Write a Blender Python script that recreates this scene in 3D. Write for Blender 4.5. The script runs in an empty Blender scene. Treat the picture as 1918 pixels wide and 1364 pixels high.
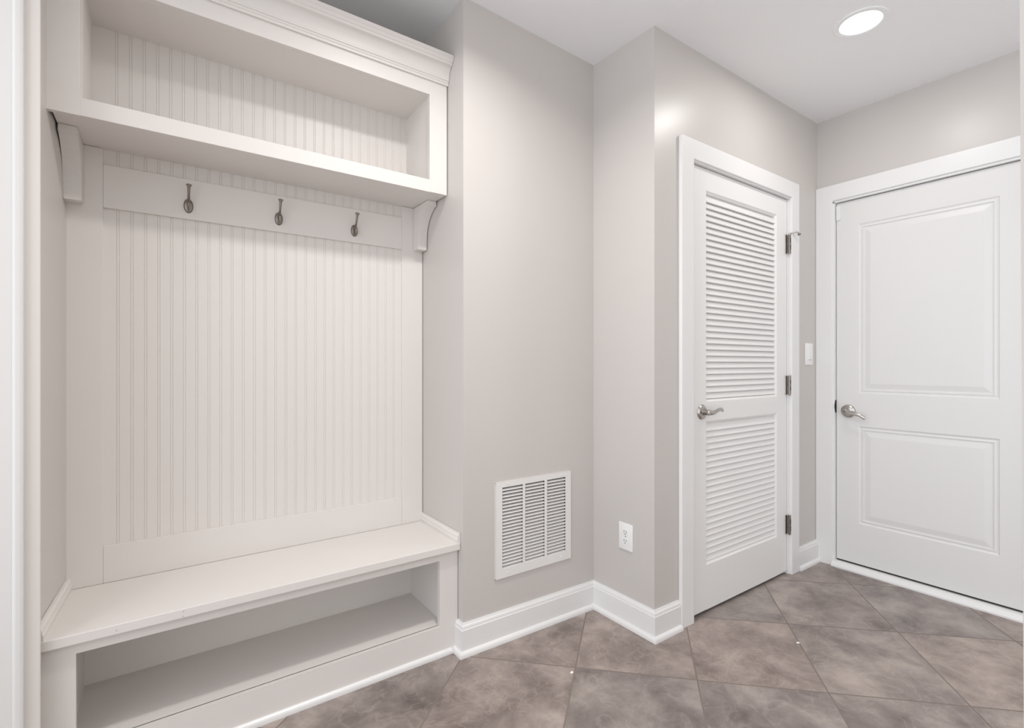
import bpy, bmesh, math, random
from mathutils import Vector, Matrix

S = bpy.context.scene
COL = S.collection
PI = math.pi

# ------------------------------------------------------------------ camera
CAM_H = 1.15
cd = bpy.data.cameras.new('camera')
cam = bpy.data.objects.new('camera', cd)
COL.objects.link(cam)
cam.location = (0, 0, CAM_H)
cam.rotation_euler = (PI / 2, 0, -math.radians(35.3))
cd.sensor_fit = 'HORIZONTAL'
cd.sensor_width = 36.0
cd.lens = 36.0 * 931.5 / 1918.0
cd.clip_start = 0.02
S.camera = cam

# ------------------------------------------------------------------ world, lamps, exposure
w = bpy.data.worlds.new('house_daylight')
S.world = w
w.use_nodes = True
def build_world(nt):
    # soft daylight of the open rooms around the mudroom, a little brighter and cooler from the window side (-x)
    N, L = nt.nodes, nt.links
    bg = N['Background']
    tc = N.new('ShaderNodeTexCoord')
    dot = N.new('ShaderNodeVectorMath'); dot.operation = 'DOT_PRODUCT'
    L.new(tc.outputs['Generated'], dot.inputs[0]); dot.inputs[1].default_value = (-1, 0, 0)
    mr = N.new('ShaderNodeMapRange'); mr.interpolation_type = 'SMOOTHSTEP'
    mr.inputs['From Min'].default_value = 0.1; mr.inputs['From Max'].default_value = 0.95
    L.new(dot.outputs['Value'], mr.inputs['Value'])
    mx = N.new('ShaderNodeMix'); mx.data_type = 'RGBA'
    L.new(mr.outputs[0], mx.inputs[0])
    mx.inputs[6].default_value = WORLD_A
    mx.inputs[7].default_value = WORLD_B
    L.new(mx.outputs[2], bg.inputs[0])
    bg.inputs[1].default_value = 1.0
WORLD_A = (0.86, 0.830, 0.806, 1)
WORLD_B = (2.02, 2.08, 2.20, 1)
build_world(w.node_tree)
S.view_settings.view_transform = 'Standard'
S.view_settings.look = 'None'
S.view_settings.gamma = 1
S.view_settings.use_curve_mapping = False
S.view_settings.exposure = 0.03
LAMP_W = {'corridor': 4.5, 'bench': 12.3, 'hall': 2.0, 'entry': 6.0}
LAMP_COL = (1.0, 0.968, 0.935)

# ------------------------------------------------------------------ plan (metres, camera at x=0 y=0)
YV, XJ, YD, XE, XR = 1.707, 1.684, 1.350, 3.152, 0.974
YB = 2.10
def ceil_z(x, y):
    if x <= XR: return 2.596
    if x >= XJ:
        return 2.5625 + max(0, min(1, (y - YD) / (YV - YD))) * 0.0085
    return 2.571 + 0.025 * (XJ - x) / (XJ - XR)
def floor_z(x):
    if x <= XR: return 0.008
    if x >= XJ: return 0.0
    return 0.008 * (XJ - x) / (XJ - XR)

# ------------------------------------------------------------------ materials
def lin(c):
    return tuple(((v / 255) / 12.92 if v / 255 <= .04045 else ((v / 255 + .055) / 1.055) ** 2.4) for v in c)
def paint(name, rgb, rough, spec=0.5, bump=0.0, scale=300, metal=0.0, var=0.0, bump_dist=0.0004):
    m = bpy.data.materials.new(name)
    m.use_nodes = True
    nt = m.node_tree
    b = nt.nodes['Principled BSDF']
    b.inputs['Base Color'].default_value = (*rgb, 1)
    b.inputs['Roughness'].default_value = rough
    b.inputs['Specular IOR Level'].default_value = spec
    b.inputs['Metallic'].default_value = metal
    geo = nt.nodes.new('ShaderNodeNewGeometry')
    if bump > 0:
        n = nt.nodes.new('ShaderNodeTexNoise')
        n.inputs['Scale'].default_value = scale
        n.inputs['Detail'].default_value = 3
        nt.links.new(geo.outputs['Position'], n.inputs['Vector'])
        bp = nt.nodes.new('ShaderNodeBump')
        bp.inputs['Strength'].default_value = bump
        bp.inputs['Distance'].default_value = bump_dist
        nt.links.new(n.outputs['Fac'], bp.inputs['Height'])
        nt.links.new(bp.outputs['Normal'], b.inputs['Normal'])
    if var > 0:
        n2 = nt.nodes.new('ShaderNodeTexNoise')
        n2.inputs['Scale'].default_value = 2.2
        n2.inputs['Detail'].default_value = 2
        nt.links.new(geo.outputs['Position'], n2.inputs['Vector'])
        mix = nt.nodes.new('ShaderNodeMix')
        mix.data_type = 'RGBA'
        mix.inputs[6].default_value = (*[c * (1 - var) for c in rgb], 1)
        mix.inputs[7].default_value = (*[min(1, c * (1 + var)) for c in rgb], 1)
        nt.links.new(n2.outputs['Fac'], mix.inputs[0])
        nt.links.new(mix.outputs[2], b.inputs['Base Color'])
    return m

M_WALL = paint('greige_eggshell_wall_paint', (0.590, 0.560, 0.535), 0.34, 0.45, 0.12, 420, var=0.02)
M_CEIL = paint('flat_white_ceiling_paint', (0.885, 0.89, 0.895), 0.9, 0.2, 0.1, 300)
M_TRIM = paint('semi_gloss_white_trim_paint', (0.795, 0.79, 0.785), 0.30, 0.5, 0.06, 160)
M_DOOR = paint('satin_white_door_paint', (0.82, 0.815, 0.805), 0.36, 0.5, 0.05, 160)
M_ENTRY = paint('satin_white_entry_door_paint', (0.742, 0.735, 0.724), 0.38, 0.45, 0.05, 160)
M_CAB = paint('semi_gloss_white_cabinet_paint', (0.740, 0.708, 0.680), 0.40, 0.4, 0.08, 120)
M_GRILLE = paint('white_enamel_metal', (0.80, 0.785, 0.765), 0.35, 0.5)
M_PLATE = paint('white_plastic', (0.86, 0.86, 0.85), 0.3, 0.5)
M_NICKEL = paint('brushed_satin_nickel', (0.50, 0.47, 0.44), 0.26, 0.5, 0.15, 900, metal=1.0)
M_HOOK = paint('antique_brushed_nickel', (0.27, 0.240, 0.215), 0.30, 0.5, 0.2, 700, metal=1.0)
M_DARK = paint('painted_cavity_shade', (0.03, 0.027, 0.025), 0.8, 0.2)  # near-black colour standing in for the shade inside holes and the duct
M_RUBBER = paint('black_rubber_sweep', (0.05, 0.045, 0.043), 0.6, 0.3, 0.5, 200)
M_CHIP = paint('white_plaster_chip', (0.85, 0.84, 0.82), 0.8, 0.2)
M_SCUFF = paint('grey_nail_dent', (0.50, 0.49, 0.48), 0.7, 0.2)

def emissive(name, col, strength):
    m = bpy.data.materials.new(name)
    m.use_nodes = True
    b = m.node_tree.nodes['Principled BSDF']
    b.inputs['Base Color'].default_value = (0.9, 0.9, 0.9, 1)
    b.inputs['Emission Color'].default_value = (*col, 1)
    b.inputs['Emission Strength'].default_value = strength
    return m
M_LENS = emissive('lit_frosted_lens', LAMP_COL, 4.0)

def tile_material():
    m = bpy.data.materials.new('grey_brown_ceramic_tile')
    m.use_nodes = True
    nt = m.node_tree
    N, L = nt.nodes, nt.links
    b = N['Principled BSDF']
    geo = N.new('ShaderNodeNewGeometry')
    # lattice of the diagonal tiling
    o = (1.2800, 1.3930)
    v1 = (0.3140, -0.3070)
    v2 = (0.3600, 0.3120)
    det = v1[0] * v2[1] - v1[1] * v2[0]
    A = (v2[1] / det, -v2[0] / det)
    B = (-v1[1] / det, v1[0] / det)
    def math_(op, a, bb=None):
        n = N.new('ShaderNodeMath'); n.operation = op
        for i, v in enumerate((a, bb)):
            if v is None: continue
            if isinstance(v, (int, float)): n.inputs[i].default_value = v
            else: L.new(v, n.inputs[i])
        return n.outputs[0]
    def coord(A):
        d = N.new('ShaderNodeVectorMath'); d.operation = 'DOT_PRODUCT'
        L.new(geo.outputs['Position'], d.inputs[0])
        d.inputs[1].default_value = (A[0], A[1], 0)
        return math_('ADD', d.outputs['Value'], -(A[0] * o[0] + A[1] * o[1]) + 20)
    a, c = coord(A), coord(B)
    ia, ic = math_('FLOOR', a), math_('FLOOR', c)
    def edge(t):
        f = math_('FRACT', t)
        return math_('MINIMUM', f, math_('SUBTRACT', 1.0, f))
    e = math_('MINIMUM', edge(a), edge(c))
    gr = N.new('ShaderNodeMapRange')
    gr.inputs['From Min'].default_value = 0.0045
    gr.inputs['From Max'].default_value = 0.0075
    L.new(e, gr.inputs['Value'])
    cell = N.new('ShaderNodeCombineXYZ')
    L.new(ia, cell.inputs[0]); L.new(ic, cell.inputs[1])
    wn = N.new('ShaderNodeTexWhiteNoise'); wn.noise_dimensions = '3D'
    L.new(cell.outputs[0], wn.inputs['Vector'])
    off = N.new('ShaderNodeVectorMath'); off.operation = 'SCALE'
    L.new(wn.outputs['Color'], off.inputs[0]); off.inputs['Scale'].default_value = 17.0
    pos = N.new('ShaderNodeVectorMath'); pos.operation = 'ADD'
    L.new(geo.outputs['Position'], pos.inputs[0]); L.new(off.outputs[0], pos.inputs[1])
    n1 = N.new('ShaderNodeTexNoise')
    n1.inputs['Scale'].default_value = 5.0; n1.inputs['Detail'].default_value = 8
    n1.inputs['Roughness'].default_value = 0.66; n1.inputs['Distortion'].default_value = 0.25
    L.new(pos.outputs[0], n1.inputs['Vector'])
    ramp = N.new('ShaderNodeValToRGB')
    ramp.color_ramp.elements[0].position = 0.30
    ramp.color_ramp.elements[0].color = (*lin((101, 90, 86)), 1)
    ramp.color_ramp.elements[1].position = 0.72
    ramp.color_ramp.elements[1].color = (*lin((177, 165, 158)), 1)
    k = ramp.color_ramp.elements.new(0.5); k.color = (*lin((141, 130, 125)), 1)
    L.new(n1.outputs['Fac'], ramp.inputs[0])
    # fine pale veins
    n2 = N.new('ShaderNodeTexNoise')
    n2.inputs['Scale'].default_value = 9.0; n2.inputs['Detail'].default_value = 7
    n2.inputs['Distortion'].default_value = 0.8
    L.new(pos.outputs[0], n2.inputs['Vector'])
    vr = N.new('ShaderNodeValToRGB')
    vr.color_ramp.elements[0].position = 0.475; vr.color_ramp.elements[0].color = (0, 0, 0, 1)
    vr.color_ramp.elements[1].position = 0.525; vr.color_ramp.elements[1].color = (0, 0, 0, 1)
    k = vr.color_ramp.elements.new(0.5); k.color = (1, 1, 1, 1)
    L.new(n2.outputs['Fac'], vr.inputs[0])
    mv = N.new('ShaderNodeMix'); mv.data_type = 'RGBA'
    L.new(math_('MULTIPLY', vr.outputs[0], 0.22), mv.inputs[0])
    L.new(ramp.outputs[0], mv.inputs[6]); mv.inputs[7].default_value = (*lin((190, 176, 168)), 1)
    # per tile tone
    hsv = N.new('ShaderNodeHueSaturation')
    L.new(mv.outputs[2], hsv.inputs['Color'])
    L.new(math_('ADD', math_('MULTIPLY', wn.outputs['Value'], 0.16), 0.97), hsv.inputs['Value'])
    L.new(math_('ADD', math_('MULTIPLY', wn.outputs['Value'], 0.3), 0.88), hsv.inputs['Saturation'])
    mg = N.new('ShaderNodeMix'); mg.data_type = 'RGBA'
    L.new(gr.outputs[0], mg.inputs[0])
    mg.inputs[6].default_value = (*lin((128, 117, 110)), 1)
    L.new(hsv.outputs[0], mg.inputs[7])
    L.new(mg.outputs[2], b.inputs['Base Color'])
    rr = N.new('ShaderNodeMapRange')
    rr.inputs['To Min'].default_value = 0.8; rr.inputs['To Max'].default_value = 0.36
    L.new(gr.outputs[0], rr.inputs['Value']); L.new(rr.outputs[0], b.inputs['Roughness'])
    h = math_('ADD', math_('MULTIPLY', gr.outputs[0], 1.0), math_('MULTIPLY', n2.outputs['Fac'], 0.25))
    bp = N.new('ShaderNodeBump'); bp.inputs['Strength'].default_value = 0.35
    bp.inputs['Distance'].default_value = 0.0015
    L.new(h, bp.inputs['Height']); L.new(bp.outputs[0], b.inputs['Normal'])
    return m
M_TILE = tile_material()

# ------------------------------------------------------------------ mesh helpers
ORG = {}
def link(o, parent=None):
    COL.objects.link(o)
    if parent: o.parent = parent
def obj(name, bm, mat, parent=None, origin=None, smooth=False, sharp=35):
    """one mesh object; bm is in world coordinates"""
    bmesh.ops.recalc_face_normals(bm, faces=bm.faces[:])
    org = ORG.get(parent.name, Vector()) if parent else Vector(origin or (0, 0, 0))
    bmesh.ops.translate(bm, verts=bm.verts[:], vec=-org)
    me = bpy.data.meshes.new(name)
    bm.to_mesh(me); bm.free()
    me.materials.append(mat)
    if smooth:
        for p in me.polygons: p.use_smooth = True
        try: me.set_sharp_from_angle(angle=math.radians(sharp))
        except Exception: pass
    o = bpy.data.objects.new(name, me)
    link(o, parent)
    if not parent: o.location = org
    ORG[o.name] = org
    return o
def tag(o, label, cat, group=None, kind=None):
    o['label'] = label; o['category'] = cat
    if group: o['group'] = group
    if kind: o['kind'] = kind
    return o
def thing(name, loc, label, cat, group=None, kind=None):
    o = bpy.data.objects.new(name, None)
    o.empty_display_size = 0.05
    link(o); o.location = loc; ORG[o.name] = Vector(loc)
    return tag(o, label, cat, group, kind)
def merge(dst, src):
    me = bpy.data.meshes.new('tmp'); src.to_mesh(me); src.free()
    dst.from_mesh(me); bpy.data.meshes.remove(me)
def box(bm, lo, hi, bev=0.0, seg=2):
    t = bmesh.new()
    r = bmesh.ops.create_cube(t, size=1)
    lo, hi = Vector(lo), Vector(hi)
    for v in t.verts:
        v.co = Vector((lo[i] + (v.co[i] + .5) * (hi[i] - lo[i]) for i in range(3)))
    if bev: bmesh.ops.bevel(t, geom=t.edges[:], offset=bev, segments=seg, affect='EDGES', profile=0.5)
    merge(bm, t)
def prism(bm, poly, d, a, b):
    """extrude a 2D polygon along axis d from a to b; poly is in the two other axes in xyz order"""
    def P(p, t):
        if d == 'x': return (t, p[0], p[1])
        if d == 'y': return (p[0], t, p[1])
        return (p[0], p[1], t)
    lo = [bm.verts.new(P(p, a)) for p in poly]
    hi = [bm.verts.new(P(p, b)) for p in poly]
    n = len(poly)
    bm.faces.new(lo); bm.faces.new(hi[::-1])
    for i in range(n):
        bm.faces.new((lo[i], hi[i], hi[(i + 1) % n], lo[(i + 1) % n]))
def plan(bm, poly, ztop=None, zbot=-0.02):
    """wall block from a plan polygon whose top follows the ceiling"""
    lo = [bm.verts.new((x, y, zbot if not callable(zbot) else zbot(x, y))) for x, y in poly]
    hi = [bm.verts.new((x, y, (ztop if ztop is not None else ceil_z(x, y) + 0.004))) for x, y in poly]
    n = len(poly)
    bm.faces.new(lo); bm.faces.new(hi[::-1])
    for i in range(n):
        bm.faces.new((lo[i], hi[i], hi[(i + 1) % n], lo[(i + 1) % n]))
def lathe(bm, prof, mat4, n=32):
    """revolve (radius, height) about local z, then place by mat4"""
    rings = []
    for r, z in prof:
        if r < 1e-6: rings.append([bm.verts.new(mat4 @ Vector((0, 0, z)))])
        else: rings.append([bm.verts.new(mat4 @ Vector((r * math.cos(2 * PI * i / n), r * math.sin(2 * PI * i / n), z))) for i in range(n)])
    for A, B in zip(rings, rings[1:]):
        if len(A) == 1 and len(B) == 1: continue
        for i in range(n):
            j = (i + 1) % n
            if len(A) == 1: bm.faces.new((A[0], B[i], B[j]))
            elif len(B) == 1: bm.faces.new((A[i], B[0], A[j]))
            else: bm.faces.new((A[i], B[i], B[j], A[j]))
    for R in (rings[0], rings[-1]):
        if len(R) > 2: bm.faces.new(R)
def spline(pts, k=6):
    """catmull-rom through (x,y,z,...) tuples"""
    out = []
    P = [pts[0]] + list(pts) + [pts[-1]]
    for i in range(1, len(P) - 2):
        for s in range(k):
            t = s / k
            out.append(tuple(0.5 * (2 * P[i][c] + (P[i + 1][c] - P[i - 1][c]) * t + (2 * P[i - 1][c] - 5 * P[i][c] + 4 * P[i + 1][c] - P[i + 2][c]) * t * t
                             + (3 * P[i][c] - P[i - 1][c] - 3 * P[i + 1][c] + P[i + 2][c]) * t ** 3) for c in range(len(P[0]))))
    out.append(tuple(pts[-1]))
    return out
def tube(bm, pts, up=(0, 0, 1), n=12):
    """sweep an ellipse: pts are (x, y, z, half width, half height)"""
    rings = []
    C = [Vector(p[:3]) for p in pts]
    for i, p in enumerate(pts):
        d = (C[min(i + 1, len(C) - 1)] - C[max(i - 1, 0)]).normalized()
        s = d.cross(Vector(up))
        if s.length < 1e-4: s = d.cross(Vector((0, 1, 0)))
        s.normalize(); u = s.cross(d).normalized()
        rings.append([bm.verts.new(C[i] + s * p[3] * math.cos(2 * PI * j / n) + u * p[4] * math.sin(2 * PI * j / n)) for j in range(n)])
    for A, B in zip(rings, rings[1:]):
        for j in range(n):
            k = (j + 1) % n
            bm.faces.new((A[j], B[j], B[k], A[k]))
    bm.faces.new(rings[0]); bm.faces.new(rings[-1][::-1])
def sweep(bm, prof, path, side=1, z0=lambda x: 0.0):
    """sweep a closed moulding profile (offset from wall, z) along a plan polyline with mitred corners"""
    P = [Vector(p) for p in path]
    rings = []
    for i, p in enumerate(P):
        ns = []
        if i > 0: d = (p - P[i - 1]).normalized(); ns.append(Vector((d.y, -d.x)) * side)
        if i < len(P) - 1: d = (P[i + 1] - p).normalized(); ns.append(Vector((d.y, -d.x)) * side)
        m = ns[0] if len(ns) == 1 else (ns[0] + ns[1]) / (1 + ns[0].dot(ns[1]))
        rings.append([bm.verts.new((p.x + m.x * o, p.y + m.y * o, z + z0(p.x))) for o, z in prof])
    n = len(prof)
    for A, B in zip(rings, rings[1:]):
        for j in range(n):
            k = (j + 1) % n
            bm.faces.new((A[j], B[j], B[k], A[k]))
    bm.faces.new(rings[0]); bm.faces.new(rings[-1][::-1])
def dup(root, loc, label, group):
    r = root.copy(); COL.objects.link(r); r.location = loc
    r['label'] = label; r['group'] = group
    for ch in list(root.children):
        c = ch.copy(); COL.objects.link(c); c.parent = r
        for g in list(ch.children):
            d = g.copy(); COL.objects.link(d); d.parent = c
    return r
def axis_to(p, d):
    """matrix taking local z to direction d at point p"""
    return Matrix.Translation(p) @ Vector(d).to_track_quat('Z', 'Y').to_matrix().to_4x4()

# ------------------------------------------------------------------ room shell
FX = [-1.4, XR, XJ, 3.4]
bm = bmesh.new()
prism(bm, [(x, floor_z(x)) for x in FX] + [(3.4, -0.12), (-1.4, -0.12)], 'y', -1.2, 2.3)
tag(obj('floor', bm, M_TILE), 'grey brown ceramic tile floor laid on the diagonal', 'floor', kind='structure')

bm = bmesh.new()
xs = [-1.4, XR, XJ, XE, 3.4]; ys = [-1.2, YD, YV, 2.3]
g = [[bm.verts.new((x, y, ceil_z(x, y))) for y in ys] for x in xs]
gt = [[bm.verts.new((x, y, 2.75)) for y in ys] for x in xs]
for i in range(4):
    for j in range(3):
        bm.faces.new((g[i][j], g[i][j + 1], g[i + 1][j + 1], g[i + 1][j]))
        bm.faces.new((gt[i][j], gt[i + 1][j], gt[i + 1][j + 1], gt[i][j + 1]))
for i in range(4):
    for j in (0, 3): bm.faces.new((g[i][j], g[i + 1][j], gt[i + 1][j], gt[i][j]))
for j in range(3):
    for i in (0, 4): bm.faces.new((g[i][j], g[i][j + 1], gt[i][j + 1], gt[i][j]))
tag(obj('ceiling', bm, M_CEIL), 'flat white ceiling with a round recessed light', 'ceiling', kind='structure')

bm = bmesh.new()
plan(bm, [(-0.45, YB), (3.3, YB), (3.3, YB + 0.12), (-0.45, YB + 0.12)])
tag(obj('wall_back', bm, M_WALL), 'greige wall at the back of the bench niche', 'wall', kind='structure')

# wall pier left of the niche
bm = bmesh.new()
plan(bm, [(-0.246, YV), (-0.246, YV + 0.006), (-0.2590, YV + 0.008), (-0.2375, YB), (-0.40, YB), (-0.40, YV)])
tag(obj('wall_left', bm, M_WALL), 'narrow greige wall end left of the bench niche', 'wall', kind='structure')

# vent wall: niche right cheek + grille wall, with the duct opening
GX0, GX1, GZ0, GZ1 = 1.140, 1.516, 0.288, 0.650
bm = bmesh.new()
plan(bm, [(XR, YB), (XR, YV), (GX0, YV), (GX0, YV + 0.115), (XR + 0.115, YV + 0.115), (XR + 0.115, YB)])
plan(bm, [(GX1, YV), (XJ + 0.115, YV), (XJ + 0.115, YV + 0.115), (GX1, YV + 0.115)])
plan(bm, [(GX0, YV), (GX1, YV), (GX1, YV + 0.115), (GX0, YV + 0.115)], ztop=GZ0)
plan(bm, [(GX0, YV), (GX1, YV), (GX1, YV + 0.115), (GX0, YV + 0.115)], zbot=GZ1)
tag(obj('wall_middle', bm, M_WALL), 'greige wall beside the bench holding the return air grille', 'wall', kind='structure')

# closet wall with the louvered door opening
DX0, DX1, DZ = 1.938, 2.813, 2.055
bm = bmesh.new()
plan(bm, [(XJ, YV), (XJ, YD), (DX0, YD), (DX0, YD + 0.115), (XJ + 0.115, YD + 0.115), (XJ + 0.115, YV)])
plan(bm, [(DX1, YD), (XE, YD), (XE, YD + 0.115), (DX1, YD + 0.115)])
plan(bm, [(DX0, YD), (DX1, YD), (DX1, YD + 0.115), (DX0, YD + 0.115)], zbot=DZ)
tag(obj('wall_closet', bm, M_WALL), 'greige wall that juts out and holds the louvered door', 'wall', kind='structure')

# end wall with the entry door opening
EY0, EY1, EZ = 0.452, 1.2585, 2.078
bm = bmesh.new()
plan(bm, [(XE, EY1), (XE + 0.12, EY1), (XE + 0.12, YB), (XE, YB)])
plan(bm, [(XE, -1.2), (XE + 0.12, -1.2), (XE + 0.12, EY0), (XE, EY0)])
plan(bm, [(XE, EY0), (XE + 0.12, EY0), (XE + 0.12, EY1), (XE, EY1)], zbot=EZ)
tag(obj('wall_end', bm, M_WALL), 'greige end wall around the white entry door', 'wall', kind='structure')

# wall end close to the camera on the right (slightly out of plumb, as seen)
bm = bmesh.new()
WX = 0.90
WXE = 1.04
def wy(z): return 0.1425 + (z - 1.15) * 0.0040
pl = [(WX, 0.0), (WXE, 0.0), (WXE, -0.13), (WX + .020, -0.13), (WX + .016, -0.004)]   # corner chamfer added to turn the visible sliver darker, away from the bright side
zt = ceil_z(WXE, 0) + 0.004
lo = [bm.verts.new((x, wy(-.02) + y, -.02)) for x, y in pl]
hi = [bm.verts.new((x, wy(2.59) + y, zt + (.01 if x < XR else 0))) for x, y in pl]
bm.faces.new(lo); bm.faces.new(hi[::-1])
for i in range(5): bm.faces.new((lo[i], hi[i], hi[(i + 1) % 5], lo[(i + 1) % 5]))
tag(obj('wall_right', bm, M_WALL), 'shaded wall edge at the right border of the view', 'wall', kind='structure')

# ------------------------------------------------------------------ baseboards
BASE = [(0, -0.005), (0, .1235), (.0055, .1235), (.0075, .1175), (.0105, .1150), (.0125, .1085), (.0125, .1040), (.0150, .1000), (.0150, .0215),
        (.0195, .0205), (.0240, .0175), (.0270, .0125), (.0285, .0050), (.0285, -0.005)]
bm = bmesh.new()
sweep(bm, BASE, [(XR, 1.7485), (XR, YV), (XJ, YV), (XJ, YD), (1.8420, YD)], 1, floor_z)
tag(obj('baseboard_middle', bm, M_TRIM), 'white moulded baseboard wrapping the stepped wall beside the bench', 'baseboard', kind='structure')
bm = bmesh.new()
sweep(bm, BASE, [(2.903, YD), (XE - 0.017, YD)], 1)
tag(obj('baseboard_right', bm, M_TRIM), 'short white baseboard between the two doors', 'baseboard', kind='structure')

# ------------------------------------------------------------------ casings
def casing_leg(bm, axis, face, wall, a, b, z0, z1, r=.006):
    """flat casing board with eased edges; axis 'y': wall plane y, span in x; axis 'x': span in y"""
    lo, hi = (min(face, wall), max(face, wall))
    if axis == 'y': box(bm, (a, lo, z0), (b, hi, z1), r, 3)
    else: box(bm, (lo, a, z0), (hi, b, z1), r, 3)
bm = bmesh.new()
casing_leg(bm, 'y', YD - .018, YD + .001, 1.8425, 1.9365, -.004, 2.148, .007)
casing_leg(bm, 'y', YD - .018, YD + .001, 2.8165, 2.901, -.004, 2.148, .004)
casing_leg(bm, 'y', YD - .0178, YD + .001, 1.846, 2.900, 2.060, 2.1485, .004)
# jamb lining
box(bm, (DX0 - .001, YD - .001, 0), (DX0 + .0035, YD + .114, DZ)); box(bm, (DX1 - .003, YD - .001, 0), (DX1 + .004, YD + .114, DZ + .004))
box(bm, (DX0, YD - .010, 2.0535), (DX1, YD + .114, 2.0640))
tag(obj('trim_1', bm, M_TRIM), 'white flat casing around the louvered door', 'door casing', kind='structure')
bm = bmesh.new()
casing_leg(bm, 'x', XE - .018, XE + .001, 1.2615, YD - .0005, -.004, 2.1715, .003)
casing_leg(bm, 'x', XE - .018, XE + .001, 0.360, 0.450, -.004, 2.1715, .003)
casing_leg(bm, 'x', XE - .0178, XE + .001, 0.361, YD - .001, 2.0805, 2.1720, .003)
box(bm, (XE - .008, 1.2530, .02), (XE + .11, 1.2625, 2.075)); box(bm, (XE - .008, .448, .02), (XE + .11, .4565, 2.075))
box(bm, (XE - .008, .45, 2.0695), (XE + .11, 1.2625, 2.0825))
tag(obj('trim_2', bm, M_TRIM), 'white flat casing around the panelled entry door', 'door casing', kind='structure')
bm = bmesh.new()   # casing at the left border: flat board with a raised outer band
prism(bm, [(-.385, YV + .001), (-.385, YV - .016), (-.2935, YV - .016), (-.2915, YV - .0180), (-.2875, YV - .0195), (-.2800, YV - .0195), (-.2750, YV - .0180), (-.2735, YV - .016), (-.2735, YV + .001)],
      'z', 0.0, 2.3)
tag(obj('trim_3', bm, M_ENTRY), 'white moulded casing at the left border of the view', 'door casing', kind='structure')
bm = bmesh.new()   # white corner board between that casing and the niche
plan(bm, [(-.2760, YV + .001), (-.2760, YV - .0045), (-.2460, YV - .0045), (-.2450, YV - .0035), (-.2450, YV + .004), (-.2465, YV + .004), (-.2465, YV + .001)], zbot=0.0)
tag(obj('trim_5', bm, M_CAB), 'narrow white corner board between the left casing and the bench niche', 'corner board', kind='structure')
bm = bmesh.new()   # threshold
prism(bm, [(XE - .032, -.004), (XE - .032, .008), (XE - .028, .013), (XE - .012, .026), (XE + .004, .030), (XE + .05, .030), (XE + .05, -.004)], 'y', 0.448, 1.2635)
tag(obj('trim_4', bm, M_TRIM), 'white rounded threshold under the entry door', 'threshold', kind='structure')

# ------------------------------------------------------------------ louvered closet door
SY0, SY1 = YD + .006, YD + .041
SX0, SX1, SZ0, SZ1 = 1.9455, 2.8070, 0.014, 2.0500
d1 = thing('door_1', (SX0, SY0, 0), 'white louvered closet door hinged on its right side', 'door', kind='structure')
LX0, LX1 = 2.060, 2.700
OPEN = [(0.9755, 1.9515), (0.2215, 0.8860)]
bm = bmesh.new()
box(bm, (SX0, SY0, SZ0), (LX0, SY1, SZ1), .002)
box(bm, (LX1, SY0, SZ0), (SX1, SY1, SZ1), .002)
for z0, z1 in ((SZ0, OPEN[1][0]), (OPEN[1][1], OPEN[0][0]), (OPEN[0][1], SZ1)):
    box(bm, (LX0 - .001, SY0 + .0002, z0), (LX1 + .001, SY1, z1))
dl = obj('door_leaf', bm, M_DOOR, d1)
bm = bmesh.new()
for z0, z1 in OPEN:   # bevelled sticking round each louver opening
    q = .011
    o4 = [(LX0, z0), (LX1, z0), (LX1, z1), (LX0, z1)]
    i4 = [(LX0 + q, z0 + q), (LX1 - q, z0 + q), (LX1 - q, z1 - q), (LX0 + q, z1 - q)]
    a = [bm.verts.new((x, SY0 + .001, z)) for x, z in o4]
    b = [bm.verts.new((x, SY0 + .0085, z)) for x, z in i4]
    c = [bm.verts.new((x, SY1 - .001, z)) for x, z in i4]
    e = [bm.verts.new((x, SY1 - .001, z)) for x, z in o4]
    for i in range(4):
        j = (i + 1) % 4
        bm.faces.new((a[i], a[j], b[j], b[i])); bm.faces.new((b[i], b[j], c[j], c[i])); bm.faces.new((c[i], c[j], e[j], e[i]))
obj('sticking', bm, M_DOOR, d1)
def slat_bm(z0, z1, n):
    bm = bmesh.new()
    pitch = (z1 - z0) / n
    for i in range(n):
        z = z0 + pitch * i
        # front edge low, back edge high
        ya, yb = SY0 + .0050, SY0 + .0215
        th = .0060
        rise = pitch + .0095
        poly = [(ya, z + .0045), (ya + .0015, z + .0015), (ya + .0045, z + .0015), (yb, z + rise - .004), (yb, z + rise + .0005), (yb - .0025, z + rise + .0010), (ya + .0008, z + .0068)]
        prism(bm, poly, 'x', LX0 + .006, LX1 - .006)
    return bm
obj('louver_slats', slat_bm(OPEN[0][0] + .011, OPEN[0][1] - .022, 33), M_DOOR, d1)
obj('louver_slats', slat_bm(OPEN[1][0] + .011, OPEN[1][1] - .022, 22), M_DOOR, d1)
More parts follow.
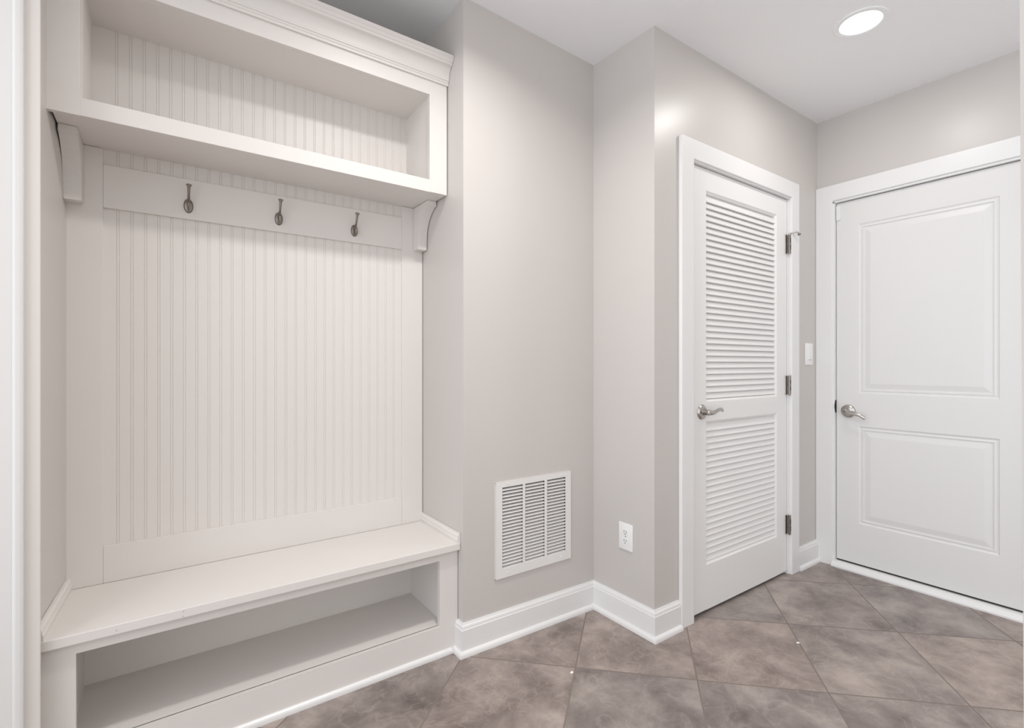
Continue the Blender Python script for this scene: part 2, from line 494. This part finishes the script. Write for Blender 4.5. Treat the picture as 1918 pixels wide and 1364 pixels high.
# lever handle
hx, hz = 2.023, 0.930
bm = bmesh.new()
lathe(bm, [(.0345, 0), (.0345, .003), (.031, .007), (.0295, .0095), (.024, .0115), (.0155, .0125), (.0150, .015)], axis_to((hx, SY0 + .0005, hz), (0, -1, 0)), 40)
hr = obj('handle_rosette', bm, M_NICKEL, d1, smooth=True)
bm = bmesh.new()
lathe(bm, [(0, .0078), (.0032, .0078), (.0032, .0126), (0, .0126)], axis_to((hx - .021, SY0 + .0005, hz + .001), (0, -1, 0)), 12)
obj('privacy_pinhole', bm, M_DARK, hr)
def lever(p, out, along, parent, name):
    """curved lever: neck along 'out', wave-shaped arm along 'along'"""
    bm = bmesh.new()
    p, out, along = Vector(p), Vector(out), Vector(along)
    lathe(bm, [(.0125, .010), (.0125, .034), (.0138, .036), (.0138, .042), (.0120, .046), (0, .0475)], axis_to(p, out), 24)
    pts = [(.0, .0405, .000, .0105, .0085), (.012, .044, -.001, .0105, .0078), (.030, .047, .001, .0095, .0060), (.050, .0485, .0075, .0085, .0050),
           (.070, .0480, .0115, .0085, .0045), (.086, .0465, .0105, .0088, .0045), (.098, .0440, .0055, .0080, .0045), (.104, .0430, .0035, .005, .003)]
    sp = spline(pts, 5)
    world = []
    for s, o_, z, a, b in sp:
        q = p + along * s + out * o_ + Vector((0, 0, z))
        world.append((q.x, q.y, q.z, b, a))
    tube(bm, world, (0, 0, 1), 14)
    return obj(name, bm, M_NICKEL, parent, smooth=True, sharp=50)
lever((hx, SY0, hz), (0, -1, 0), (1, 0, 0), d1, 'lever_handle')
# hinges
for i, hzc in enumerate((1.806, 1.0345, 0.272)):
    h0, h1 = hzc - .052, hzc + .052
    xc = 2.806
    bm = bmesh.new()
    for k in range(5):
        za, zb = h0 + k * .0208, h0 + (k + 1) * .0208 - .0012
        lathe(bm, [(.0068, za), (.0068, zb)], Matrix.Translation((xc, YD - .0085, 0)), 16)
    hk = obj('hinge', bm, M_HOOK, d1, smooth=True)
    bm = bmesh.new()
    box(bm, (xc + .001, YD - .0035, h0), (xc + .0135, YD - .0005, h1), .001)
    box(bm, (xc - .0195, YD + .0015, h0), (xc - .001, YD + .0065, h1), .001)
    obj('hinge_leaf', bm, M_NICKEL, hk)
    bm = bmesh.new()
    lathe(bm, [(0, h1 + .004), (.0045, h1 + .003), (.0055, h1), (.004, h1 - .002), (.004, h0 + .002), (.0055, h0), (.0045, h0 - .003), (0, h0 - .004)], Matrix.Translation((xc, YD - .0085, 0)), 14)
    obj('hinge_pin', bm, M_NICKEL, hk, smooth=True)
    bm = bmesh.new()
    for zz in (hzc - .018, hzc + .018): box(bm, (xc - .0035, YD - .0162, zz - .012), (xc - .0005, YD - .0150, zz + .012))
    obj('hinge_slot', bm, M_DARK, hk)
# hinge pin door stop on the top hinge
bm = bmesh.new()
pz = 1.863
st = spline([(2.806, YD - .0085, pz, .003, .003), (2.822, YD - .022, pz + .002, .003, .003), (2.838, YD - .036, pz + .006, .003, .003), (2.850, YD - .040, pz - .004, .0032, .0032), (2.860, YD - .036, pz - .003, .0032, .0032)], 6)
tube(bm, st, (0, 0, 1), 10)
ds = obj('door_stop', bm, M_NICKEL, d1, smooth=True)
bm = bmesh.new()
lathe(bm, [(0, -.002), (.006, -.002), (.0065, .006), (.004, .010), (0, .011)], axis_to((2.859, YD - .037, pz - .002), (.5, .8, 0)), 16)
obj('bumper', bm, M_RUBBER, ds, smooth=True)

# ------------------------------------------------------------------ entry door
EX0 = XE + .012
d2 = thing('door_2', (EX0, 0.857, 0), 'white two panel entry door with a silver lever on its left', 'door', kind='structure')
PY0, PY1, PZ0, PZ1 = 0.4590, 1.2500, 0.0400, 2.0660
PAN = [(0.5720, 1.1400, 0.9870, 1.9270), (0.5720, 1.1400, 0.2630, 0.8040)]
bm = bmesh.new()
# face with two raised panels built as nested loops
prof = [(0, 0), (.004, .0035), (.010, .0050), (.016, .0030), (.020, .0028), (.022, .0065), (.028, .0068), (.052, .0020), (.056, .0015)]
ysb = sorted({PY0, PY1, PAN[0][0], PAN[0][1]}); zsb = sorted({PZ0, PZ1, *[p[2] for p in PAN], *[p[3] for p in PAN]})
V = {}
def vv(y, z, x):
    k = (round(y, 5), round(z, 5), round(x, 5))
    if k not in V: V[k] = bm.verts.new((x, y, z))
    return V[k]
for i in range(len(ysb) - 1):
    for j in range(len(zsb) - 1):
        y0, y1, z0, z1 = ysb[i], ysb[i + 1], zsb[j], zsb[j + 1]
        pan = any(abs(p[0] - y0) < 1e-5 and abs(p[1] - y1) < 1e-5 and abs(p[2] - z0) < 1e-5 and abs(p[3] - z1) < 1e-5 for p in PAN)
        if not pan:
            bm.faces.new((vv(y0, z0, EX0), vv(y1, z0, EX0), vv(y1, z1, EX0), vv(y0, z1, EX0)))
        else:
            prev = None
            for s, dd in prof:
                r = [vv(y0 + s, z0 + s, EX0 + dd), vv(y1 - s, z0 + s, EX0 + dd), vv(y1 - s, z1 - s, EX0 + dd), vv(y0 + s, z1 - s, EX0 + dd)]
                if prev:
                    for k in range(4): bm.faces.new((prev[k], prev[(k + 1) % 4], r[(k + 1) % 4], r[k]))
                prev = r
            bm.faces.new(prev)
box(bm, (EX0 + .009, PY0, PZ0), (EX0 + .045, PY1, PZ1))
for y0, y1, z0, z1 in ((PY0, PY0 + .0001, PZ0, PZ1), (PY1 - .0001, PY1, PZ0, PZ1)): box(bm, (EX0, y0, z0), (EX0 + .012, y1, z1))
for z in (PZ0, PZ1 - .0001): box(bm, (EX0, PY0, z), (EX0 + .012, PY1, z + .0001))
obj('door_leaf', bm, M_ENTRY, d2)
bm = bmesh.new()
box(bm, (EX0 + .004, PY0 + .002, .031), (EX0 + .040, PY1 - .002, .041))
obj('door_sweep', bm, M_RUBBER, d2)
bm = bmesh.new()
box(bm, (EX0 + .012, PY1 - .004, .03), (EX0 + .03, PY1 + .0022, 2.068)); box(bm, (EX0 + .012, PY0, PZ1 - .004), (EX0 + .03, PY1, PZ1 + .0030))
obj('weatherstrip', bm, M_RUBBER, d2)
hy, hz2 = 1.1910, 0.8850
bm = bmesh.new()
lathe(bm, [(.0365, 0), (.0365, .003), (.034, .007), (.0315, .009), (.0255, .0105), (.0245, .013), (.0155, .0150), (.015, .017)], axis_to((EX0 - .0003, hy, hz2), (-1, 0, 0)), 40)
obj('handle_rosette', bm, M_NICKEL, d2, smooth=True)
lv = lever((EX0, hy, hz2), (-1, 0, 0), (0, -.93, -.36), d2, 'lever_handle')
bm = bmesh.new()
lathe(bm, [(0, .0474), (.0085, .0474), (.0085, .0490), (.007, .0497), (0, .0497)], axis_to((EX0, hy, hz2), (-1, 0, 0)), 20)
obj('lock_button', bm, M_HOOK, lv, smooth=True)
bm = bmesh.new()
prism(bm, [(XE - .0095 + .010 * (1 - math.sin(PI * t / 12)) , 0.872 + .072 * t / 12) for t in range(13)] + [(XE + .011, 0.944), (XE + .011, 0.872)], 'y', 1.2518, 1.2534)
obj('strike_hole_shade', bm, M_DARK, d2)  # thin dark plate painted in for the shade of the latch hole
bm = bmesh.new()
box(bm, (EX0 - .008, 1.229, 1.968), (EX0 + .0005, 1.2505, 2.050), .002)
obj('corner_pad', bm, M_TRIM, d2)

# ------------------------------------------------------------------ storage bench
BX0, BX1 = -0.2530, 0.9725
bench = thing('storage_bench', (0.36, 1.92, 0.008), 'long white built in bench with an open shoe cubby under its seat', 'bench')
bm = bmesh.new()
box(bm, (BX0 - .003, 1.7270, .4130), (BX1, 2.0760, .4400), .002)
seat = obj('seat', bm, M_CAB, bench)
for px, pz in ((-.096, .424), (.055, .4185), (.056, .4325)):
    bm = bmesh.new()
    lathe(bm, [(0, 0), (.0022, 0), (.0018, .0006), (0, .0007)], axis_to((px, 1.7272, pz), (0, -1, 0)), 8)
    obj('nail_dent', bm, M_SCUFF, seat)
FB, FT = 0.0, .4130
bm = bmesh.new()
box(bm, (BX0, 1.7480, .004), (-.182, 1.7670, FT)); box(bm, (.8920, 1.7480, .004), (BX1 - .001, 1.7670, FT))
box(bm, (-.182, 1.7480, .380), (.8920, 1.7670, FT)); box(bm, (-.182, 1.7480, .004), (.8920, 1.7670, .1215))
obj('face_frame', bm, M_CAB, bench)
bm = bmesh.new()
box(bm, (-.2050, 1.7640, .1060), (.9300, 2.0950, .1215))
obj('cubby_shelf', bm, M_CAB, bench)
bm = bmesh.new()
box(bm, (-.2150, 1.7660, .1215), (-.1970, 2.0950, FT)); box(bm, (.9190, 1.7660, .1215), (.9370, 2.0950, FT))
box(bm, (-.2150, 2.0860, .1215), (.9370, 2.0985, FT))
obj('cubby_lining', bm, M_CAB, bench)
bm = bmesh.new()
q = [(0, -.004), (0, .0200), (.0045, .0195), (.0085, .0165), (.0110, .0120), (.0120, .0060), (.0120, -.004)]
sweep(bm, [(o, z) for o, z in q], [(BX0, 1.7480), (BX1 - .027, 1.7480)], 1, lambda x: .008)
obj('shoe_moulding', bm, M_TRIM, bench)
capp = [(0, .4395), (0, .4780), (.0050, .4780), (.0065, .4720), (.0100, .4690), (.0115, .4620), (.0115, .4580), (.0140, .4540), (.0140, .4395)]
bm = bmesh.new()
sweep(bm, capp, [(.9730, 2.0755), (.9730, 1.7290)], 1)
obj('side_cap', bm, M_CAB, bench)
bm = bmesh.new()
sweep(bm, capp, [(-.2570, 1.7290), (-.2385, 2.0755)], 1)
obj('side_cap', bm, M_CAB, bench)

# ------------------------------------------------------------------ panelled back with the hook rail
def beadboard(bm, x0, x1, z0, z1, y, first=-.1129, pitch=.0366):
    """tongue and groove sheet: a small bead between two grooves at every joint"""
    px = [(x0, y)]
    g = first
    while g < x0 + .006: g += pitch
    while g < x1 - .006:
        px += [(g - .0042, y), (g - .0032, y + .0016), (g - .0024, y + .0004), (g - .0010, y + .0001), (g + .0010, y + .0001), (g + .0024, y + .0004), (g + .0032, y + .0016), (g + .0042, y)]
        g += pitch
    px.append((x1, y))
    a = [bm.verts.new((x, yy, z0)) for x, yy in px]; b = [bm.verts.new((x, yy, z1)) for x, yy in px]
    for i in range(len(px) - 1): bm.faces.new((a[i], a[i + 1], b[i + 1], b[i]))
    box(bm, (x0, y + .004, z0), (x1, y + .012, z1))
PN = 2.0750
back = thing('wall_panel', (0.36, 2.09, 0.44), 'white beadboard back panel with a flat hook rail above the bench seat', 'wall panel')
bm = bmesh.new()
beadboard(bm, -.1550, .8790, .5400, 1.8480, 2.0850)
obj('beadboard', bm, M_CAB, back)
bm = bmesh.new(); box(bm, (-.2400, PN, .4400), (-.1500, 2.0975, 1.8470), .001); obj('stile', bm, M_CAB, back)
bm = bmesh.new(); box(bm, (.8730, PN, .4400), (.9715, 2.0975, 1.8470), .001); obj('stile', bm, M_CAB, back)
bm = bmesh.new(); box(bm, (-.1497, PN + .0003, .4400), (.8727, 2.0970, .5590), .001); obj('bottom_rail', bm, M_CAB, back)
bm = bmesh.new(); box(bm, (-.1497, PN - .0005, 1.6570), (.8727, 2.0970, 1.7960), .001); obj('hook_rail', bm, M_CAB, back)

# ------------------------------------------------------------------ upper cabinet
CY = 1.8360
CX0, CX1 = -.2500, .9695
cab = thing('wall_cabinet', (0.36, 1.96, 1.848), 'white open wall cabinet with crown moulding and beadboard back above the hooks', 'cabinet')
SOF, OPZ0, OPZ1, CTOP = 1.8480, 1.8975, 2.2420, 2.3100
bm = bmesh.new()
box(bm, (CX0 - .005, CY, SOF - .002), (-.1825, CY + .0190, CTOP), .0008)
box(bm, (.8920, CY, SOF), (CX1, CY + .0190, CTOP), .0008)
box(bm, (-.1827, CY + .0001, SOF - .001), (.8922, CY + .0190, OPZ0), .0008)
box(bm, (-.1827, CY + .0001, OPZ1), (.8922, CY + .0190, 2.3750), .0008)
box(bm, (CX0, CY + .0003, CTOP - .001), (CX1, CY + .0185, 2.3750))
obj('face_frame', bm, M_CAB, cab)
bm = bmesh.new()
box(bm, (CX0 + .008, CY + .018, SOF), (CX1 - .003, 2.0985, SOF + .019))
box(bm, (-.2000, CY + .018, OPZ0 - .020), (.9200, 2.0850, OPZ0 - .001))
obj('bottom_panel', bm, M_CAB, cab)
bm = bmesh.new()
box(bm, (-.2000, CY + .018, OPZ1 - .001), (.9200, 2.0850, OPZ1 + .018))
obj('top_panel', bm, M_CAB, cab)
bm = bmesh.new(); box(bm, (-.1980, CY + .018, OPZ0 - .003), (-.1780, 2.0850, OPZ1 + .003)); obj('side_panel', bm, M_CAB, cab)
bm = bmesh.new(); box(bm, (.8985, CY + .018, OPZ0 - .003), (.9170, 2.0850, OPZ1 + .003)); obj('side_panel', bm, M_CAB, cab)
bm = bmesh.new(); beadboard(bm, -.1780, .8985, OPZ0 - .002, OPZ1, 2.0850, first=-.1163); obj('beadboard_back', bm, M_CAB, cab)
bm = bmesh.new()
cr = [(CY + .001, 2.2975), (CY - .0070, 2.2975), (CY - .0070, 2.3060), (CY - .0095, 2.3080), (CY - .0105, 2.3130), (CY - .0140, 2.3150), (CY - .0140, 2.3190)]
for t in range(9):   # cove
    a = PI / 2 * t / 8
    cr.append((CY - .0150 - .0240 * (1 - math.cos(a)), 2.3220 + .0420 * math.sin(a)))
cr += [(CY - .0430, 2.3660), (CY - .0430, 2.3740), (CY - .0460, 2.3760), (CY - .0500, 2.3820), (CY - .0510, 2.3850), (CY - .0540, 2.3870), (CY - .0540, 2.4010), (CY + .001, 2.4010)]
prism(bm, cr, 'x', CX0 - .004, XR - .0015)
obj('crown_moulding', bm, M_CAB, cab, smooth=True, sharp=22)
def bracket(x0, x1):
    bm = bmesh.new()
    pl = [(PN, SOF - .001), (PN, 1.6560), (2.0270, 1.6560), (2.0270, 1.7050)]
    for t in range(1, 12):
        a = PI / 2 * t / 11 * .80
        pl.append((2.0270 - .105 * (1 - math.cos(a)) * 1.15, 1.7050 + .120 * math.sin(a) / math.sin(PI / 2 * .8)))
    ye = pl[-1][0]
    pl += [(ye - .002, 1.8270), (ye - .012, 1.8270), (ye - .012, SOF - .001)]
    prism(bm, pl, 'x', x0, x1)
    bmesh.ops.bevel(bm, geom=[e for e in bm.edges if abs(e.verts[0].co.x - e.verts[1].co.x) < 1e-6], offset=.0018, segments=2, affect='EDGES')
    return bm
obj('bracket', bracket(-.2415, -.1985), M_CAB, cab)
obj('bracket', bracket(.9275, .9705), M_CAB, cab)

# ------------------------------------------------------------------ coat hooks
def coat_hook(loc, label, group):
    r = thing('coat_hook', loc, label, 'coat hook', group)
    L = Vector(loc)
    bm = bmesh.new()     # domed oval backplate with a raised rim
    prof = [(1.0, 0), (1.0, .0022), (.94, .0034), (.86, .0026), (.80, .0030), (.5, .0046), (0, .0052)]
    n = 36; rings = []
    for s, d in prof:
        if s == 0: rings.append([bm.verts.new(L + Vector((0, -d, 0)))]); continue
        rings.append([bm.verts.new(L + Vector((.0142 * s * math.cos(2 * PI * i / n), -d, .0245 * s * math.sin(2 * PI * i / n)))) for i in range(n)])
    for A, B in zip(rings, rings[1:]):
        for i in range(n):
            j = (i + 1) % n
            if len(B) == 1: bm.faces.new((A[i], A[j], B[0]))
            else: bm.faces.new((A[i], A[j], B[j], B[i]))
    obj('backplate', bm, M_HOOK, r, smooth=True)
    bm = bmesh.new()     # long upper arm with a flared button end
    P = [(0, -.003, .006, .0048, .004), (0, -.012, .010, .0046, .004), (0, -.024, .022, .0042, .0038), (0, -.032, .038, .0042, .0038), (0, -.038, .054, .0050, .0042), (0, -.0405, .0605, .0060, .005)]
    tube(bm, [(L.x + a, L.y + b, L.z + c, d, e) for a, b, c, d, e in spline(P, 6)], (0, 1, 0), 14)
    lathe(bm, [(0, -.003), (.0062, -.003), (.0088, .0005), (.0085, .003), (.0055, .0052), (0, .0060)], axis_to(L + Vector((0, -.0405, .0605)), (0, -.35, 1)), 20)
    obj('upper_arm', bm, M_HOOK, r, smooth=True)
    bm = bmesh.new()     # short lower prong
    P = [(0, -.004, .004, .0048, .0035), (0, -.010, -.006, .0050, .0036), (0, -.015, -.015, .0046, .0034), (0, -.021, -.016, .0042, .0034), (0, -.0255, -.008, .0042, .0034), (0, -.027, .001, .0046, .004)]
    tube(bm, [(L.x + a, L.y + b, L.z + c, d, e) for a, b, c, d, e in spline(P, 6)], (1, 0, 0), 12)
    lathe(bm, [(0, -.005), (.0045, -.003), (.0052, .001), (.003, .004), (0, .005)], axis_to(L + Vector((0, -.027, .002)), (0, -.1, 1)), 14)
    obj('lower_prong', bm, M_HOOK, r, smooth=True)
    return r
HG = 'coat hooks on the white rail'
HY = PN - .0006
hk0 = coat_hook((0.0815, HY, 1.7025), 'leftmost nickel coat hook on the white rail above the bench', HG)
dup(hk0, (0.3720, HY, 1.7065), 'middle nickel coat hook of the three on the white rail', HG)
dup(hk0, (0.6620, HY, 1.7060), 'rightmost nickel coat hook on the rail nearest the grey wall', HG)

# ------------------------------------------------------------------ return air grille
gr = thing('return_air_grille', (1.3275, YV, 0.464), 'white metal return air grille with three columns of slots low on the wall', 'air vent')
gx0, gx1, gz0, gz1 = 1.1225, 1.5340, 0.2640, 0.6620
cols = [(1.1540, 1.2600), (1.2725, 1.3795), (1.3925, 1.5010)]
sz0, sz1 = 0.3000, 0.6380
gy = YV - .0070
bm = bmesh.new()
box(bm, (gx0, gy, gz0), (cols[0][0], gy + .0015, gz1)); box(bm, (cols[2][1], gy, gz0), (gx1, gy + .0015, gz1))
for a, b in ((cols[0][1], cols[1][0]), (cols[1][1], cols[2][0])): box(bm, (a, gy, sz0), (b, gy + .0015, sz1))
for a, b in ((gz0, sz0), (sz1, gz1)): box(bm, (cols[0][0], gy, a), (cols[2][1], gy + .0015, b))
# returned rim
for lo_, hi_ in (((gx0, gy + .0005, gz0), (gx0 + .002, YV, gz1)), ((gx1 - .002, gy + .0005, gz0), (gx1, YV, gz1)), ((gx0, gy + .0005, gz0), (gx1, YV, gz0 + .002)), ((gx0, gy + .0005, gz1 - .002), (gx1, YV, gz1))):
    box(bm, lo_, hi_)
fr = obj('frame', bm, M_GRILLE, gr)
NS = 24
pitch = (sz1 - sz0) / NS
for a, b in cols:
    bm = bmesh.new()
    for i in range(NS):
        z = sz0 + pitch * i
        # face strip, then the slat bent back and up into the duct
        poly = [(gy, z), (gy, z + .0026), (gy + .0012, z + .0034), (gy + .0095, z + .0084), (gy + .0100, z + .0076), (gy + .0018, z + .0024), (gy + .0015, z)]
        prism(bm, poly, 'x', a, b)
        for xx, sgn in ((a, 1), (b, -1)):   # rounded slot ends
            prism(bm, [(xx, z + .002), (xx + sgn * .0035, z + .002), (xx + sgn * .0012, z + .0055), (xx + sgn * .0006, z + .009), (xx + sgn * .0012, z + pitch - .0005), (xx + sgn * .004, z + pitch + .001), (xx, z + pitch + .001)], 'y', gy, gy + .0012)
    obj('slats', bm, M_GRILLE, gr)
bm = bmesh.new()
dd = [((GX0, YV + .04, GZ0), (GX1, YV + .042, GZ1)), ((GX0, YV, GZ0), (GX0 + .001, YV + .04, GZ1)), ((GX1 - .001, YV, GZ0), (GX1, YV + .04, GZ1)), ((GX0, YV, GZ0), (GX1, YV + .04, GZ0 + .001)), ((GX0, YV, GZ1 - .001), (GX1, YV + .04, GZ1))]
for a, b in dd: box(bm, a, b)
obj('duct', bm, M_DARK, gr)
for px, pz in ((1.180, .651), (1.477, .651), (1.183, .281), (1.476, .281)):
    bm = bmesh.new()
    lathe(bm, [(.0042, 0), (.0040, .0010), (.0025, .0017), (0, .0019)], axis_to((px, gy + .0002, pz), (0, -1, 0)), 14)
    obj('screw', bm, M_GRILLE, gr, smooth=True)

# ------------------------------------------------------------------ power outlet on the jutting wall
oy, oz = 1.5035, .3868
ou = thing('power_outlet', (XJ, oy, oz), 'white double power outlet near the floor on the jutting wall', 'power outlet')
bm = bmesh.new()
box(bm, (XJ - .0055, oy - .0395, oz - .0590), (XJ + .0005, oy + .0395, oz + .0590), .0022, 3)
plate = obj('cover_plate', bm, M_PLATE, ou, smooth=True, sharp=30)
for s in (1, -1):
    bm = bmesh.new()
    zc_ = oz + s * .0195
    pl = []
    for i in range(24):
        a = 2 * PI * i / 24
        pl.append((oy + .0170 * math.cos(a), zc_ + max(-.0142, min(.0142, .0170 * math.sin(a)))))
    prism(bm, pl, 'x', XJ - .0074, XJ - .0050)
    rc = obj('receptacle', bm, M_PLATE, ou)
    bm = bmesh.new()
    for dy, hh in ((.0064, .0046), (-.0064, .0038)): box(bm, (XJ - .0077, oy + dy - .0013, zc_ + .0030 - hh), (XJ - .0072, oy + dy + .0013, zc_ + .0030 + hh))
    lathe(bm, [(0, 0), (.0026, 0), (.0026, .0005), (0, .0005)], axis_to((XJ - .0072, oy, zc_ - .0075), (-1, 0, 0)), 12)
    obj('slots', bm, M_DARK, rc)
bm = bmesh.new()
lathe(bm, [(.0032, 0), (.0030, .0008), (0, .0013)], axis_to((XJ - .0053, oy, oz), (-1, 0, 0)), 12)
obj('screw', bm, M_NICKEL, ou, smooth=True)

# ------------------------------------------------------------------ light switch between the doors
sx, szz = 3.0450, 1.2065
sw = thing('light_switch', (sx, YD, szz), 'white slide dimmer light switch on the wall strip between the doors', 'light switch')
bm = bmesh.new()
box(bm, (sx - .0450, YD - .0060, szz - .0625), (sx + .0450, YD + .0005, szz + .0625), .0025, 3)
obj('cover_plate', bm, M_PLATE, sw, smooth=True, sharp=30)
bm = bmesh.new()
box(bm, (sx - .0165, YD - .0085, szz - .0330), (sx + .0165, YD - .0050, szz + .0330), .001)
pd = obj('paddle', bm, M_PLATE, sw)
bm = bmesh.new()
box(bm, (sx - .0120, YD - .0092, szz - .0345), (sx + .0165, YD - .0080, szz - .0305))
obj('slider_mark', bm, M_SCUFF, pd)
for s in (1, -1):
    bm = bmesh.new(); lathe(bm, [(.0026, 0), (.0024, .0007), (0, .0010)], axis_to((sx, YD - .0058, szz + s * .0480), (0, -1, 0)), 10)
    obj('screw', bm, M_PLATE, sw, smooth=True)

# ------------------------------------------------------------------ recessed ceiling lights
LG = 'recessed ceiling lights'
def can_light(x, y, label, watt, first=None, spread=150):
    z = ceil_z(x, y)
    if first is None:
        r = thing('recessed_light', (x, y, z), label, 'ceiling light', LG)
        bm = bmesh.new()
        lathe(bm, [(.0965, .002), (.0965, -.0025), (.0940, -.0045), (.0790, -.0050), (.0740, -.0030), (.0735, .002)], Matrix.Translation((x, y, z)), 48)
        obj('trim_ring', bm, M_CEIL, r, smooth=True)
        bm = bmesh.new()
        lathe(bm, [(.0742, -.0004), (.0735, -.0022), (.04, -.0030), (0, -.0032)], Matrix.Translation((x, y, z)), 48)
        obj('lens', bm, M_LENS, r, smooth=True)
    else:
        r = dup(first, (x, y, z), label, LG)
    ld = bpy.data.lights.new('lamp', 'AREA')
    ld.shape = 'DISK'; ld.size = .145; ld.energy = watt; ld.color = LAMP_COL; ld.spread = math.radians(spread)   # beam narrowed on the unseen lamps to keep light off upper walls
    old = [c for c in r.children if c.type == 'LIGHT']
    if old: old[0].data = ld
    else:
        lo_ = bpy.data.objects.new('lamp', ld)
        COL.objects.link(lo_); lo_.parent = r; lo_.location = (0, 0, -.0060)
    return r
L0 = can_light(2.3650, 0.8450, 'lit round recessed light in the white ceiling over the two doors', LAMP_W['corridor'], spread=178)
can_light(0.7600, 1.0800, 'lit round recessed light in the ceiling in front of the bench', LAMP_W['bench'], L0)
can_light(-0.8500, 1.0500, 'lit round recessed light in the ceiling left of the bench', LAMP_W['hall'], L0)
can_light(0.5500, -0.8000, 'lit round recessed light in the ceiling behind the viewpoint', LAMP_W['entry'], L0)

# ------------------------------------------------------------------ crumbs on the floor
def chip(x, y, label, seed):
    random.seed(seed)
    bm = bmesh.new()
    bmesh.ops.create_icosphere(bm, subdivisions=2, radius=.006)
    for v in bm.verts:
        v.co = Vector((x + v.co.x * (1.0 + .4 * random.random()), y + v.co.y * (.7 + .4 * random.random()), floor_z(x) + .0026 + v.co.z * .45))
    tag(obj('plaster_chip', bm, M_CHIP, origin=(x, y, floor_z(x))), label, 'debris', 'white chips on the tile joints')
chip(2.1430, .9900, 'tiny white chip on the tile joint in front of the louvered door', 3)
chip(1.2450, 1.3750, 'tiny white chip on the tile joint in front of the air grille', 5)
